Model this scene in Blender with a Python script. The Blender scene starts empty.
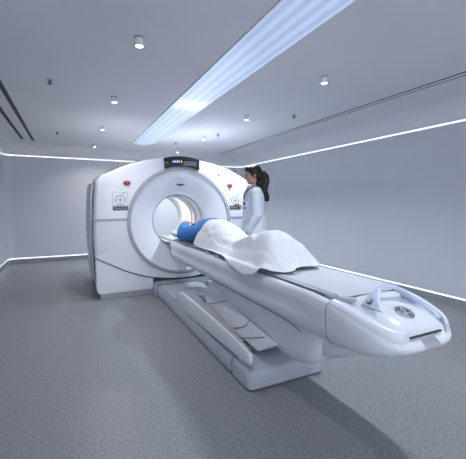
import bpy, bmesh, math, random
from mathutils import Vector, Matrix, noise
random.seed(7)
C = bpy.context.scene.collection
PI = math.pi
S = bpy.context.scene

# ------------------------------------------------------------------ camera
F = 332.0
R = Matrix(((0.898188, 0.034191, -0.438280), (-0.439611, 0.070661, -0.895404), (0.000354, 0.996914, 0.078498)))
R = R.to_quaternion().normalized().to_matrix()
cd = bpy.data.cameras.new('camera'); cam = bpy.data.objects.new('camera', cd); C.objects.link(cam)
cam.matrix_world = Matrix.Translation((0, 0, 1.28)) @ R.to_4x4()
cd.sensor_fit = 'HORIZONTAL'; cd.sensor_width = 36; cd.lens = F / 466 * 36; cd.clip_start = 0.05
S.camera = cam
S.view_settings.view_transform = 'Standard'; S.view_settings.look = 'None'
S.view_settings.gamma = 1; S.view_settings.exposure = 0.08; S.view_settings.use_curve_mapping = False
w = bpy.data.worlds.new('world'); S.world = w; w.use_nodes = True
w.node_tree.nodes['Background'].inputs[0].default_value = (0.55, 0.65, 0.85, 1)
w.node_tree.nodes['Background'].inputs[1].default_value = 0.02
PANEL = 0.78       # luminous ceiling panel
LINE = 1.3        # light lines
DOWN = 14.0        # watts of each downlight
CEIL = 2.5; XL, XR, YB, YF = -1.19, 4.25, 8.24, -2.6

# ------------------------------------------------------------------ materials
def mat(name, col, rough=0.5, metal=0.0, noise_amt=0.0, nscale=20, emit=None, estr=1, bump=0.0, bscale=200, coat=0.0, sss=0.0, spec=0.5):
    m = bpy.data.materials.new(name); m.use_nodes = True
    nt = m.node_tree; b = nt.nodes['Principled BSDF']
    b.inputs['Base Color'].default_value = (*col, 1); b.inputs['Roughness'].default_value = rough
    b.inputs['Metallic'].default_value = metal; b.inputs['Coat Weight'].default_value = coat
    b.inputs['Specular IOR Level'].default_value = spec
    if sss: b.inputs['Subsurface Weight'].default_value = sss; b.inputs['Subsurface Radius'].default_value = (0.02, 0.008, 0.005)
    tc = nt.nodes.new('ShaderNodeTexCoord')
    if noise_amt:
        n = nt.nodes.new('ShaderNodeTexNoise'); n.inputs['Scale'].default_value = nscale
        nt.links.new(tc.outputs['Object'], n.inputs['Vector'])
        r = nt.nodes.new('ShaderNodeValToRGB')
        r.color_ramp.elements[0].color = (*[c * (1 - noise_amt) for c in col], 1)
        r.color_ramp.elements[1].color = (*[min(1, c * (1 + noise_amt)) for c in col], 1)
        r.color_ramp.elements[0].position = 0.3; r.color_ramp.elements[1].position = 0.7
        nt.links.new(n.outputs['Fac'], r.inputs['Fac']); nt.links.new(r.outputs['Color'], b.inputs['Base Color'])
    if bump:
        n2 = nt.nodes.new('ShaderNodeTexNoise'); n2.inputs['Scale'].default_value = bscale
        nt.links.new(tc.outputs['Object'], n2.inputs['Vector'])
        bp = nt.nodes.new('ShaderNodeBump'); bp.inputs['Strength'].default_value = bump; bp.inputs['Distance'].default_value = 0.01
        nt.links.new(n2.outputs['Fac'], bp.inputs['Height']); nt.links.new(bp.outputs['Normal'], b.inputs['Normal'])
    if emit:
        b.inputs['Emission Color'].default_value = (*emit, 1); b.inputs['Emission Strength'].default_value = estr
    return m

M = dict(
    wall=mat('wall_paint', (0.66, 0.67, 0.73), 0.5, noise_amt=0.015, nscale=1.5),
    ceil=mat('ceiling_paint', (0.80, 0.80, 0.84), 0.7, noise_amt=0.015, nscale=1.2),
    white=mat('white_plastic', (0.82, 0.85, 0.91), 0.32, noise_amt=0.01, nscale=3, coat=0.2),
    table=mat('table_plastic', (0.79, 0.82, 0.88), 0.30, noise_amt=0.01, nscale=3, coat=0.25),
    funnel=mat('funnel_plastic', (0.81, 0.83, 0.89), 0.38, noise_amt=0.01, nscale=3),
    bore=mat('bore_liner', (0.86, 0.86, 0.88), 0.35, noise_amt=0.01, nscale=3),
    ring=mat('grey_ring', (0.42, 0.43, 0.49), 0.35, noise_amt=0.02),
    grey=mat('grey_plastic', (0.44, 0.47, 0.53), 0.42, noise_amt=0.03, nscale=8),
    base=mat('base_plastic', (0.44, 0.48, 0.55), 0.42, noise_amt=0.03, nscale=6),
    lav=mat('lavender_grey_plastic', (0.42, 0.42, 0.50), 0.4, noise_amt=0.02),
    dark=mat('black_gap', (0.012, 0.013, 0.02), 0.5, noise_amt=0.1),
    seam=mat('dark_seam', (0.13, 0.13, 0.16), 0.6, noise_amt=0.1),
    metal=mat('brushed_steel', (0.55, 0.57, 0.62), 0.3, 0.8, noise_amt=0.05, nscale=60),
    glass=mat('display_glass', (0.015, 0.018, 0.03), 0.08, noise_amt=0.1, coat=1),
    red=mat('red_button', (0.36, 0.02, 0.03), 0.35, noise_amt=0.05),
    handle=mat('pale_blue_plastic', (0.60, 0.68, 0.84), 0.28, noise_amt=0.02, coat=0.4),
    pad=mat('pad_vinyl', (0.62, 0.65, 0.70), 0.5, noise_amt=0.03, nscale=14, bump=0.05, bscale=60),
    groove=mat('groove_plastic', (0.58, 0.64, 0.80), 0.4, noise_amt=0.02),
    sheet=mat('white_sheet', (0.76, 0.79, 0.83), 0.8, noise_amt=0.02, nscale=15, bump=0.06, bscale=300),
    pillow=mat('pillow_cloth', (0.76, 0.80, 0.86), 0.8, noise_amt=0.03, nscale=15),
    gown=mat('blue_gown', (0.055, 0.215, 0.56), 0.8, noise_amt=0.12, nscale=22, bump=0.3, bscale=35),
    skin=mat('skin', (0.52, 0.30, 0.21), 0.5, noise_amt=0.04, nscale=30, sss=0.1),
    hair=mat('black_hair', (0.008, 0.007, 0.009), 0.45, noise_amt=0.2, nscale=90, bump=0.5, bscale=120),
    coatm=mat('white_coat', (0.74, 0.77, 0.84), 0.8, noise_amt=0.02, nscale=10, bump=0.1, bscale=25),
    trousers=mat('pale_trousers', (0.42, 0.45, 0.55), 0.85, noise_amt=0.04),
    shoe=mat('shoe_leather', (0.05, 0.05, 0.06), 0.4, noise_amt=0.1),
    black=mat('black_cloth', (0.02, 0.02, 0.03), 0.7, noise_amt=0.1),
    lips=mat('lips', (0.38, 0.10, 0.09), 0.45, noise_amt=0.03),
    eye=mat('eye_dark', (0.02, 0.012, 0.01), 0.2, noise_amt=0.05),
    eyew=mat('eye_white', (0.75, 0.73, 0.7), 0.3, noise_amt=0.02),
    blue=mat('badge_blue', (0.03, 0.14, 0.32), 0.4, noise_amt=0.05),
    green=mat('badge_green', (0.05, 0.30, 0.28), 0.4, noise_amt=0.05),
    card=mat('badge_card', (0.8, 0.82, 0.85), 0.35, noise_amt=0.02),
    print=mat('panel_print', (0.10, 0.10, 0.13), 0.5, noise_amt=0.05),
    plate=mat('panel_plate', (0.68, 0.70, 0.76), 0.35, noise_amt=0.01),
    emblem=mat('emblem_dark', (0.11, 0.12, 0.15), 0.35, 0.4, noise_amt=0.05),
    silver=mat('emblem_silver', (0.62, 0.64, 0.70), 0.3, 0.5, noise_amt=0.03),
    line=mat('light_line', (0.9, 0.93, 1), 0.5, emit=(0.80, 0.89, 1.0), estr=LINE),
    lens=mat('lamp_lens', (1, 1, 1), 0.5, emit=(1, 0.98, 0.95), estr=12),
    digits=mat('screen_digits', (0.1, 0.2, 0.6), 0.5, emit=(0.25, 0.45, 1.0), estr=2.0),
    amber=mat('screen_amber', (0.6, 0.4, 0.1), 0.5, emit=(1.0, 0.6, 0.15), estr=1.2),
    borelight=mat('bore_lamp', (1, 1, 1), 0.5, emit=(1.0, 0.97, 0.92), estr=6),
    rearfill=mat('rear_fill_glow', (1, 1, 1), 0.5, emit=(0.95, 0.97, 1.0), estr=15),  # glow of the bar added behind the scanner to brighten the far wall
    skirt=mat('skirting_vinyl', (0.27, 0.29, 0.32), 0.45, noise_amt=0.12, nscale=120),
    fillglow=mat('fill_light_pane', (0.8, 0.85, 0.9), 0.3, emit=(0.86, 0.91, 1.0), estr=5.0),  # glow of the added panes behind the camera, fill light only
    lampbody=mat('lamp_housing', (0.82, 0.83, 0.86), 0.4, noise_amt=0.01),
)

def floor_material():
    m = bpy.data.materials.new('speckled_vinyl'); m.use_nodes = True
    nt = m.node_tree; N = nt.nodes.new; L = nt.links.new; b = nt.nodes['Principled BSDF']
    tc = N('ShaderNodeTexCoord')
    n = N('ShaderNodeTexNoise'); n.inputs['Scale'].default_value = 170; n.inputs['Detail'].default_value = 6
    L(tc.outputs['Object'], n.inputs['Vector'])
    ra = N('ShaderNodeValToRGB'); ra.color_ramp.elements[0].position = .35; ra.color_ramp.elements[1].position = .65
    ra.color_ramp.elements[0].color = (0.255, 0.265, 0.28, 1); ra.color_ramp.elements[1].color = (0.275, 0.288, 0.302, 1)
    L(n.outputs['Fac'], ra.inputs['Fac']); last = ra.outputs['Color']
    for k, (rot, sc, thr, col) in enumerate(((0.4, 44, .092, (0.02, 0.02, 0.03, 1)), (1.5, 40, .092, (0.035, 0.035, 0.05, 1)), (2.5, 50, .088, (0.035, 0.035, 0.05, 1)), (1.0, 46, .085, (0.36, 0.38, 0.41, 1)))):
        mp = N('ShaderNodeMapping'); mp.vector_type = 'POINT'
        mp.inputs['Rotation'].default_value = (0, 0, rot); mp.inputs['Location'].default_value = (k * 3.1, k * 1.7, 0)
        L(tc.outputs['Object'], mp.inputs['Vector'])
        m2 = N('ShaderNodeMapping'); m2.inputs['Scale'].default_value = (0.55, 1.5, 0.001)
        L(mp.outputs['Vector'], m2.inputs['Vector'])
        v = N('ShaderNodeTexVoronoi'); v.inputs['Scale'].default_value = sc; v.voronoi_dimensions = '2D'
        L(m2.outputs['Vector'], v.inputs['Vector'])
        lt = N('ShaderNodeMath'); lt.operation = 'LESS_THAN'; lt.inputs[1].default_value = thr
        L(v.outputs['Distance'], lt.inputs[0])
        mx = N('ShaderNodeMix'); mx.data_type = 'RGBA'; L(lt.outputs[0], mx.inputs[0]); L(last, mx.inputs[6]); mx.inputs[7].default_value = col
        last = mx.outputs[2]
    L(last, b.inputs['Base Color']); b.inputs['Roughness'].default_value = 0.36; b.inputs['Specular IOR Level'].default_value = 0.5
    return m
M['floor'] = floor_material()

def panel_material():
    m = bpy.data.materials.new('luminous_panel'); m.use_nodes = True
    nt = m.node_tree; N = nt.nodes.new; L = nt.links.new; b = nt.nodes['Principled BSDF']
    tc = N('ShaderNodeTexCoord'); sx = N('ShaderNodeSeparateXYZ'); L(tc.outputs['Object'], sx.inputs[0])
    # four rows of tubes glowing through the membrane, and the bright butt joint between two runs
    a = N('ShaderNodeMath'); a.operation = 'MULTIPLY'; a.inputs[1].default_value = 2 * PI / 0.098; L(sx.outputs['X'], a.inputs[0])
    c = N('ShaderNodeMath'); c.operation = 'COSINE'; L(a.outputs[0], c.inputs[0])
    d = N('ShaderNodeMath'); d.operation = 'MULTIPLY_ADD'; d.inputs[1].default_value = 0.15; d.inputs[2].default_value = 0.80; L(c.outputs[0], d.inputs[0])
    e = N('ShaderNodeMath'); e.operation = 'SUBTRACT'; e.inputs[1].default_value = 4.03; L(sx.outputs['Y'], e.inputs[0])
    f = N('ShaderNodeMath'); f.operation = 'ABSOLUTE'; L(e.outputs[0], f.inputs[0])
    g = N('ShaderNodeMapRange'); g.inputs[1].default_value = 0.05; g.inputs[2].default_value = 0.28; g.inputs[3].default_value = 0.8; g.inputs[4].default_value = 0.0; L(f.outputs[0], g.inputs[0])
    h = N('ShaderNodeMath'); h.operation = 'ADD'; L(d.outputs[0], h.inputs[0]); L(g.outputs[0], h.inputs[1])
    k = N('ShaderNodeMath'); k.operation = 'MULTIPLY'; k.inputs[1].default_value = PANEL; L(h.outputs[0], k.inputs[0])
    L(k.outputs[0], b.inputs['Emission Strength'])
    b.inputs['Emission Color'].default_value = (0.50, 0.64, 0.98, 1)
    b.inputs['Base Color'].default_value = (0.3, 0.32, 0.36, 1); b.inputs['Roughness'].default_value = 0.25
    return m
M['panel'] = panel_material()

# ------------------------------------------------------------------ helpers
def link(name, me, m, parent=None, smooth=True, angle=35):
    o = bpy.data.objects.new(name, me); C.objects.link(o)
    if m is not None: me.materials.append(m)
    if smooth:
        me.polygons.foreach_set('use_smooth', [True] * len(me.polygons))
        if angle: me.set_sharp_from_angle(angle=math.radians(angle))
    if parent is not None:
        o.parent = parent; o.matrix_parent_inverse = parent_inv(parent)
    return o
def parent_inv(p):
    mw = p.matrix_basis.copy(); q = p
    while q.parent is not None:
        mw = q.parent.matrix_basis @ q.matrix_parent_inverse @ mw; q = q.parent
    # full chain: world = (chain)
    return world_of(p).inverted()
def world_of(p):
    if p.parent is None: return p.matrix_basis.copy()
    return world_of(p.parent) @ p.matrix_parent_inverse @ p.matrix_basis
def fin(name, bm, m, parent=None, smooth=True, angle=35, bevel=0, seg=2):
    bmesh.ops.recalc_face_normals(bm, faces=bm.faces)
    if bevel:
        es = [e for e in bm.edges if len(e.link_faces) == 2 and e.calc_face_angle(0) > 0.5]
        bmesh.ops.bevel(bm, geom=es, offset=bevel, segments=seg, affect='EDGES', clamp_overlap=True)
    me = bpy.data.meshes.new(name); bm.to_mesh(me); bm.free()
    return link(name, me, m, parent, smooth, angle)
def B(): return bmesh.new()
def box(bm, lo, hi, mtx=None):
    vs = [bm.verts.new((x, y, z)) for z in (lo[2], hi[2]) for y in (lo[1], hi[1]) for x in (lo[0], hi[0])]
    for f in ((0, 2, 3, 1), (4, 5, 7, 6), (0, 1, 5, 4), (2, 6, 7, 3), (0, 4, 6, 2), (1, 3, 7, 5)):
        bm.faces.new([vs[i] for i in f])
    if mtx: bmesh.ops.transform(bm, matrix=mtx, verts=vs)
    return vs
def loft(bm, loops, closed=True, cap=True):
    rs = [[bm.verts.new(p) for p in l] for l in loops]
    n = len(rs[0])
    for a, b in zip(rs, rs[1:]):
        for i in range(n if closed else n - 1):
            j = (i + 1) % n
            try: bm.faces.new((a[i], a[j], b[j], b[i]))
            except ValueError: pass
    if cap and closed:
        for r in (rs[0], rs[-1]):
            try: bm.faces.new(r)
            except ValueError: pass
    return rs
def ringpts(c, r, n, axis='y', ry=None):
    out = []
    for i in range(n):
        a = 2 * PI * i / n; u, v = r * math.cos(a), (ry or r) * math.sin(a)
        out.append({'y': (c[0] + u, c[1], c[2] + v), 'z': (c[0] + u, c[1] + v, c[2]), 'x': (c[0], c[1] + u, c[2] + v)}[axis])
    return out
def revolve_y(bm, cx, cz, prof, n=96, cap=False, closedprof=False):   # prof: list of (r, y)
    loops = [ringpts((cx, y, cz), r, n) for r, y in prof]
    if closedprof: loops.append(loops[0])
    rs = loft(bm, loops, True, cap)
    if closedprof: bmesh.ops.remove_doubles(bm, verts=bm.verts, dist=1e-6)
    return rs
def cyl(bm, p0, p1, r0, r1=None, n=20, cap=True):
    p0, p1 = Vector(p0), Vector(p1); r1 = r0 if r1 is None else r1
    d = (p1 - p0).normalized(); u = d.orthogonal().normalized(); v = d.cross(u)
    loft(bm, [[p + (u * math.cos(2 * PI * i / n) + v * math.sin(2 * PI * i / n)) * r for i in range(n)] for p, r in ((p0, r0), (p1, r1))], True, cap)
def tube(bm, pts, rad, n=8, flat=None):
    pts = [Vector(p) for p in pts]; rad = rad if isinstance(rad, (list, tuple)) else [rad] * len(pts)
    loops = []; u = None
    for i, p in enumerate(pts):
        t = (pts[min(i + 1, len(pts) - 1)] - pts[max(i - 1, 0)]).normalized()
        u = t.orthogonal().normalized() if u is None else (u - t * u.dot(t)).normalized()
        v = t.cross(u)
        loops.append([p + (u * math.cos(2 * PI * k / n) + v * math.sin(2 * PI * k / n)) * rad[i] for k in range(n)])
    loft(bm, loops)
def blob(bm, c, r, rot=None, sub=3):
    ret = bmesh.ops.create_icosphere(bm, subdivisions=sub, radius=1)
    mt = Matrix.Translation(c) @ (rot.to_matrix().to_4x4() if rot else Matrix.Identity(4)) @ Matrix.Diagonal((*((r, r, r) if isinstance(r, (int, float)) else r), 1))
    bmesh.ops.transform(bm, matrix=mt, verts=ret['verts'])
def limb(bm, p0, p1, r0, r1, sub=3):
    blob(bm, p0, r0, sub=sub); blob(bm, p1, r1, sub=sub)
    cyl(bm, p0, p1, r0 * .995, r1 * .995, 24)
def chain(bm, pts, rad, sub=2):
    for i in range(len(pts) - 1): limb(bm, pts[i], pts[i + 1], rad[i], rad[i + 1], sub)
def prism_y(bm, poly, y0, y1):  # poly in (x,z)
    loft(bm, [[(x, y0, z) for x, z in poly], [(x, y1, z) for x, z in poly]])
def prism_x(bm, poly, x0, x1):  # poly in (y,z)
    loft(bm, [[(x0, y, z) for y, z in poly], [(x1, y, z) for y, z in poly]])
def prism_z(bm, poly, z0, z1):
    loft(bm, [[(x, y, z0) for x, y in poly], [(x, y, z1) for x, y in poly]])
def remeshed(name, bm, m, parent, voxel, smooth=6):
    bmesh.ops.recalc_face_normals(bm, faces=bm.faces)
    me = bpy.data.meshes.new(name); bm.to_mesh(me); bm.free()
    o = bpy.data.objects.new('temp_form', me); C.objects.link(o)
    r = o.modifiers.new('r', 'REMESH'); r.mode = 'VOXEL'; r.voxel_size = voxel; r.use_smooth_shade = True
    if smooth:
        s = o.modifiers.new('s', 'SMOOTH'); s.iterations = smooth; s.factor = 0.5
    dg = bpy.context.evaluated_depsgraph_get(); dg.update()
    me2 = bpy.data.meshes.new_from_object(o.evaluated_get(dg)); me2.name = name
    bpy.data.objects.remove(o)
    me2.materials.clear()
    return link(name, me2, m, parent, True, None)
def text(name, body, size, m, parent, mtx, extrude=0.001):
    cu = bpy.data.curves.new(name, 'FONT'); cu.body = body; cu.size = size; cu.extrude = extrude; cu.align_x = 'CENTER'; cu.align_y = 'CENTER'
    o = bpy.data.objects.new('temp_text', cu); C.objects.link(o)
    dg = bpy.context.evaluated_depsgraph_get(); dg.update()
    me = bpy.data.meshes.new_from_object(o.evaluated_get(dg)); bpy.data.objects.remove(o)
    me.transform(mtx); me.materials.clear()
    return link(name, me, m, parent, False)
def empty(name, loc, label, cat, group=None, rz=0):
    o = bpy.data.objects.new(name, None); C.objects.link(o); o.location = loc; o.rotation_euler = (0, 0, rz)
    o.empty_display_size = 0.1
    return tag(o, label, cat, group)
def tag(o, label, cat, group=None):
    o['label'] = label; o['category'] = cat
    if group: o['group'] = group
    return o
def struct(o): o['kind'] = 'structure'; return o
def smooth_poly(pts, it=2):
    for _ in range(it):
        q = []
        for i in range(len(pts)):
            a, b = Vector(pts[i]), Vector(pts[(i + 1) % len(pts)])
            q += [tuple(a * .75 + b * .25), tuple(a * .25 + b * .75)]
        pts = q
    return pts

# ------------------------------------------------------------------ room
bm = B(); box(bm, (XL - .2, YF - .2, -.1), (XR + .2, YB + .2, 0)); struct(fin('floor', bm, M['floor'], smooth=False))
bm = B(); box(bm, (XL - .2, YF - .2, CEIL), (XR + .2, YB + .2, CEIL + .1)); struct(fin('ceiling', bm, M['ceil'], smooth=False))
RC = 0.16
def arc(cx, cy, a0, n=8): return [(cx + RC * math.cos(a0 + i * PI / 2 / n), cy + RC * math.sin(a0 + i * PI / 2 / n)) for i in range(n + 1)]
runs = {  # counter-clockwise seen from above, interior to the left
    'right': [(XR, YF + RC), (XR, YB - RC)],
    'back': arc(XR - RC, YB - RC, 0) + arc(XL + RC, YB - RC, PI / 2),
    'left': [(XL, YB - RC), (XL, YF + RC)],
    'front': arc(XL + RC, YF + RC, PI) + arc(XR - RC, YF + RC, 1.5 * PI),
}
def normals(pts, i):
    a = Vector(pts[max(i - 1, 0)]); b = Vector(pts[min(i + 1, len(pts) - 1)]); t = (b - a)
    # ends keep the axis direction of the neighbouring run
    t.normalize(); return Vector((-t.y, t.x))
def run_sweep(side, prof, closed=True):
    """prof: (inset, z) pairs swept along one side of the room"""
    pts = runs[side]; loops = []
    for i, p in enumerate(pts):
        if side in ('back', 'front') and i in (0, len(pts) - 1):
            nrm = Vector((-1, 0)) if (pts[i][0] > 1) else Vector((1, 0))
        else: nrm = normals(pts, i)
        loops.append([(p[0] + nrm.x * d, p[1] + nrm.y * d, z) for d, z in prof])
    b = B(); loft(b, loops, closed, cap=True); return b
ZB, ZT = 0.115, 2.27
for i, s in enumerate(('right', 'back', 'left', 'front')):
    struct(fin('wall_' + s, run_sweep(s, [(0, ZB + .011), (0, ZT - .011), (-.1, ZT - .011), (-.1, ZB + .011)]), M['wall'], angle=30))
    struct(fin('baseboard_' + s, run_sweep(s, [(-.03, 0), (-.03, ZB - .012), (-.1, ZB - .012), (-.1, 0)]), M['skirt'], angle=30))
    cove = [(-.1, ZT + .011), (0, ZT + .011)] + [(.26 - .26 * math.cos(a), ZT + .011 + (CEIL - ZT - .011) * math.sin(a)) for a in [k * PI / 2 / 8 for k in range(9)]] + [(-.1, CEIL)]
    struct(fin('trim_%d' % (i + 1), run_sweep(s, cove), M['ceil'], angle=40))
    where = {'right': 'right wall', 'back': 'far wall', 'left': 'left wall', 'front': 'wall behind the camera'}[s]
    for nm, z0, z1, what in (('lower', ZB - .012, ZB + .011, 'just above the skirting of the '), ('upper', ZT - .011, ZT + .011, 'under the ceiling cove of the ')):
        o = fin('light_strip', run_sweep(s, [(-.008, z0), (-.008, z1), (-.05, z1), (-.05, z0)]), M['line'], angle=40)
        tag(o, 'glowing white light line ' + what + where, 'light strip', 'glowing light lines round the room')

# added glowing panes in the wall behind the camera, to light bed and scanner
t = struct(bpy.data.objects.new('fill_window_1', None)); C.objects.link(t); t.location = (.9, YF, 1.45)
WX0, WX1, WZ0, WZ1 = -.7, 2.5, .75, 2.05
for a, b_, c_, d2 in ((WX0 - .06, WX1 + .06, WZ1, WZ1 + .06), (WX0 - .06, WX1 + .06, WZ0 - .06, WZ0), (WX0 - .06, WX0, WZ0, WZ1), (WX1, WX1 + .06, WZ0, WZ1), (.88, .92, WZ0, WZ1)):
    bm = B(); box(bm, (a, YF, c_), (b_, YF + .05, d2)); fin('fill_window_frame', bm, M['metal'], t, smooth=False, bevel=.003)
for a, b_ in ((WX0, .88), (.92, WX1)):
    bm = B(); box(bm, (a, YF + .005, WZ0), (b_, YF + .02, WZ1)); fin('fill_window_pane', bm, M['fillglow'], t, smooth=False)

# ceiling: luminous panel
def stadium(x0, x1, y0, y1, r, n=10):
    p = []
    for cx, cy, a in ((x1 - r, y1 - r, 0), (x0 + r, y1 - r, PI / 2), (x0 + r, y0 + r, PI), (x1 - r, y0 + r, 1.5 * PI)):
        p += [(cx + r * math.cos(a + k * PI / 2 / n), cy + r * math.sin(a + k * PI / 2 / n)) for k in range(n + 1)]
    return p
t = empty('ceiling_light_strip', (1.4, 2.4, CEIL), 'long pale blue glowing striped light panel with rounded end set in the ceiling', 'light panel')
bm = B(); prism_z(bm, stadium(1.180, 1.570, -2.0, 7.05, .19), CEIL - .012, CEIL + .01); fin('diffuser', bm, M['panel'], t, smooth=False)
bm = B()
o_, i_ = stadium(1.172, 1.578, -2.01, 7.06, .195), stadium(1.180, 1.570, -2.0, 7.05, .19)
loft(bm, [[(x, y, CEIL - .014) for x, y in o_], [(x, y, CEIL - .014) for x, y in i_], [(x, y, CEIL + .01) for x, y in i_], [(x, y, CEIL + .01) for x, y in o_], [(x, y, CEIL - .014) for x, y in o_]], cap=False)
bmesh.ops.remove_doubles(bm, verts=bm.verts, dist=1e-6)
fin('frame', bm, M['lampbody'], t, smooth=False)

# downlights
LD = bpy.data.lights.new('downlight_lamp', 'AREA'); LD.shape = 'DISK'; LD.size = 0.06; LD.energy = DOWN; LD.spread = 2.3; LD.color = (0.84, 0.92, 1.0)
LW = LD.copy(); LW.energy = 6.5; LW.color = (0.97, 0.94, 0.93)
def downlight(x, y, label, group=None, warm=False):
    t = empty('downlight', (x, y, CEIL), label, 'ceiling light', group)
    bm = B(); loft(bm, [ringpts((x, y, CEIL), .032, 28, 'z'), ringpts((x, y, CEIL - .060), .032, 28, 'z'), ringpts((x, y, CEIL - .062), .031, 28, 'z'), ringpts((x, y, CEIL - .062), .027, 28, 'z'), ringpts((x, y, CEIL - .052), .027, 28, 'z')])
    fin('housing', bm, M['lampbody'], t)
    bm = B(); loft(bm, [ringpts((x, y, CEIL - .055), .026, 28, 'z'), ringpts((x, y, CEIL - .060), .026, 28, 'z')]); fin('lens', bm, M['lens'], t)
    bm = B(); cyl(bm, (x, y, CEIL), (x, y, CEIL - .006), .035, .035, 28); fin('collar', bm, M['seam'], t)
    dat = (LW if warm else LD).copy(); dat.energy *= (0.8 if y < 3 else 1.1 if y < 5 else 1.0) if warm else (0.8 if y < 3 else 1.5 if y < 5 else 1.7)
    l = bpy.data.objects.new('lamp', dat); C.objects.link(l); l.location = (x, y, CEIL - .066)
    l.parent = t; l.matrix_parent_inverse = world_of(t).inverted()
    return t
G = 'small cylindrical ceiling downlights'
for y, lab in ((2.60, 'white cylinder downlight left of the light panel, the nearest and largest one'), (4.13, 'white cylinder downlight left of the light panel, second from the camera'),
               (5.74, 'small white cylinder downlight left of the light panel, third from the camera'), (7.55, 'tiny downlight left of the light panel, closest to the far wall')):
    downlight(.50, y, lab, G, True)
for y, lab in ((2.59, 'white cylinder downlight right of the light panel, the nearest and largest one'), (4.17, 'white cylinder downlight above and right of the woman'),
               (5.83, 'small downlight above the upper right shoulder of the scanner'), (7.5, 'tiny downlight just above the display of the scanner')):
    downlight(2.25, y, lab, G)
for x in (2.25,):
    downlight(x, 1.0, 'white cylinder downlight on the ceiling above the camera, %s of the light panel' % ('left' if x < 1 else 'right'), 'downlights outside the view', x < 1)

# sprinklers / detectors
def sprinkler(x, y, label):
    t = empty('ceiling_sprinkler', (x, y, CEIL), label, 'sprinkler', 'dark ceiling sprinklers')
    bm = B(); cyl(bm, (x, y, CEIL), (x, y, CEIL - .008), .034, .03, 20); fin('escutcheon', bm, M['ring'], t)
    bm = B(); cyl(bm, (x, y, CEIL - .008), (x, y, CEIL - .035), .012, .010, 14); cyl(bm, (x, y, CEIL - .035), (x, y, CEIL - .041), .022, .022, 16); fin('head', bm, M['emblem'], t)
sprinkler(-.14, 3.85, 'small dark sprinkler on the left of the ceiling, the nearer one')
sprinkler(-.16, 6.55, 'small dark sprinkler on the left of the ceiling, the farther one')
sprinkler(2.83, 3.86, 'small dark sprinkler on the ceiling between the downlights and the right slot vent')
sprinkler(2.39, 5.48, 'tiny dark sprinkler above the right shoulder of the scanner')
sprinkler(1.95, 6.6, 'dark sprinkler on the ceiling right above the scanner display')

# slot diffusers
def slot(x, w_, y0, y1, label):
    t = empty('slot_vent', (x, (y0 + y1) / 2, CEIL), label, 'air vent', 'slot vents along the ceiling')
    bm = B(); box(bm, (x - w_ / 2, y0, CEIL - .004), (x + w_ / 2, y1, CEIL)); fin('slot_opening', bm, M['dark'], t, smooth=False)
    bm = B()
    for s in (-1, 1): box(bm, (x + s * (w_ / 2 + .003) - .003, y0 - .012, CEIL - .008), (x + s * (w_ / 2 + .003) + .003, y1 + .012, CEIL))
    for yy in (y0 - .006, y1 + .006): box(bm, (x - w_ / 2, yy - .006, CEIL - .008), (x + w_ / 2, yy + .006, CEIL))
    fin('slot_frame', bm, M['lampbody'], t, smooth=False)
slot(-.60, .052, -1.5, 7.62, 'black slot vent by the left wall, the one farther from the wall')
slot(-.77, .052, -1.5, 7.55, 'black slot vent by the left wall, the one closer to the wall')
slot(3.33, .042, -1.5, 7.6, 'black slot vent by the right wall, the one farther from the wall')
slot(3.41, .032, -1.5, 7.6, 'black slot vent by the right wall, the one closer to the wall')
t = empty('wall_grille', (3.98, YB, 2.15), 'small dark slatted grille high on the far wall behind the woman', 'vent')
bm = B(); box(bm, (3.84, YB - .02, 2.10), (4.07, YB, 2.19)); fin('grille_frame', bm, M['lampbody'], t, smooth=False, bevel=.003)
bm = B()
for k in range(3): box(bm, (3.85, YB - .026, 2.115 + k * .025), (4.06, YB - .02, 2.125 + k * .025))
fin('slat', bm, M['seam'], t, smooth=False)

# ------------------------------------------------------------------ scanner gantry
GX, GZ, GY = 1.45, 1.025, 4.63
g = empty('scanner_gantry', (GX, 5.4, 0), 'big white ring shaped body scanner with a dark display on top and a round bore', 'scanner')
half = [(0, 1.932), (.14, 1.928), (.28, 1.915), (.42, 1.89), (.56, 1.862), (.70, 1.82), (.84, 1.765), (.96, 1.705), (1.08, 1.645), (1.14, 1.59), (1.155, 1.52), (1.17, 1.35), (1.185, 1.1), (1.19, .85), (1.18, .565)]
seamc = [(1.18, .565), (.98, .455), (.80, .36), (.61, .285), (.42, .235), (.2, .20), (0, .19)]
def raycast(poly, ang):
    d = Vector((math.cos(ang), math.sin(ang))); best = None
    for i in range(len(poly)):
        a = Vector(poly[i]) - Vector((0, GZ)); b = Vector(poly[(i + 1) % len(poly)]) - Vector((0, GZ))
        e = b - a; den = d.x * e.y - d.y * e.x
        if abs(den) < 1e-9: continue
        t_ = (a.x * e.y - a.y * e.x) / den; u_ = (a.x * d.y - a.y * d.x) / den
        if t_ > 0 and -1e-6 <= u_ <= 1 + 1e-6: best = t_ if best is None else max(best, t_)
    return best
NG = 240
def gantry_poly(lower):
    r = half + lower[1:]
    return r + [(-x, z) for x, z in reversed(r[1:-1])]
def gloop(poly, y, shrink=0, sx=1.0):
    out = []
    for i in range(NG):
        a = 2 * PI * i / NG; k_ = 1.0 if a < PI * 1.02 or a > PI * 1.98 else .22
        if i in (0,): k_ = 1.0
        t_ = raycast(poly, a) - shrink * (1.0 if math.sin(a) * raycast(poly, a) > -.40 else .22)
        out.append((GX + math.cos(a) * t_ * sx, y, GZ + math.sin(a) * t_))
    return out
fp = gantry_poly(seamc)
bm = B()
rr = .765
loft(bm, [ringpts((GX, GY + .30, GZ), rr, NG), ringpts((GX, GY, GZ), rr, NG), gloop(fp, GY, .05), gloop(fp, GY + .006, .03), gloop(fp, GY + .022, .012), gloop(fp, GY + .05, 0), gloop(fp, GY + .15, 0), gloop(fp, GY + .17, .012), gloop(fp, GY + .20, .02)], cap=False)
fc = fin('front_cover', bm, M['white'], g, angle=40)
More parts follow.
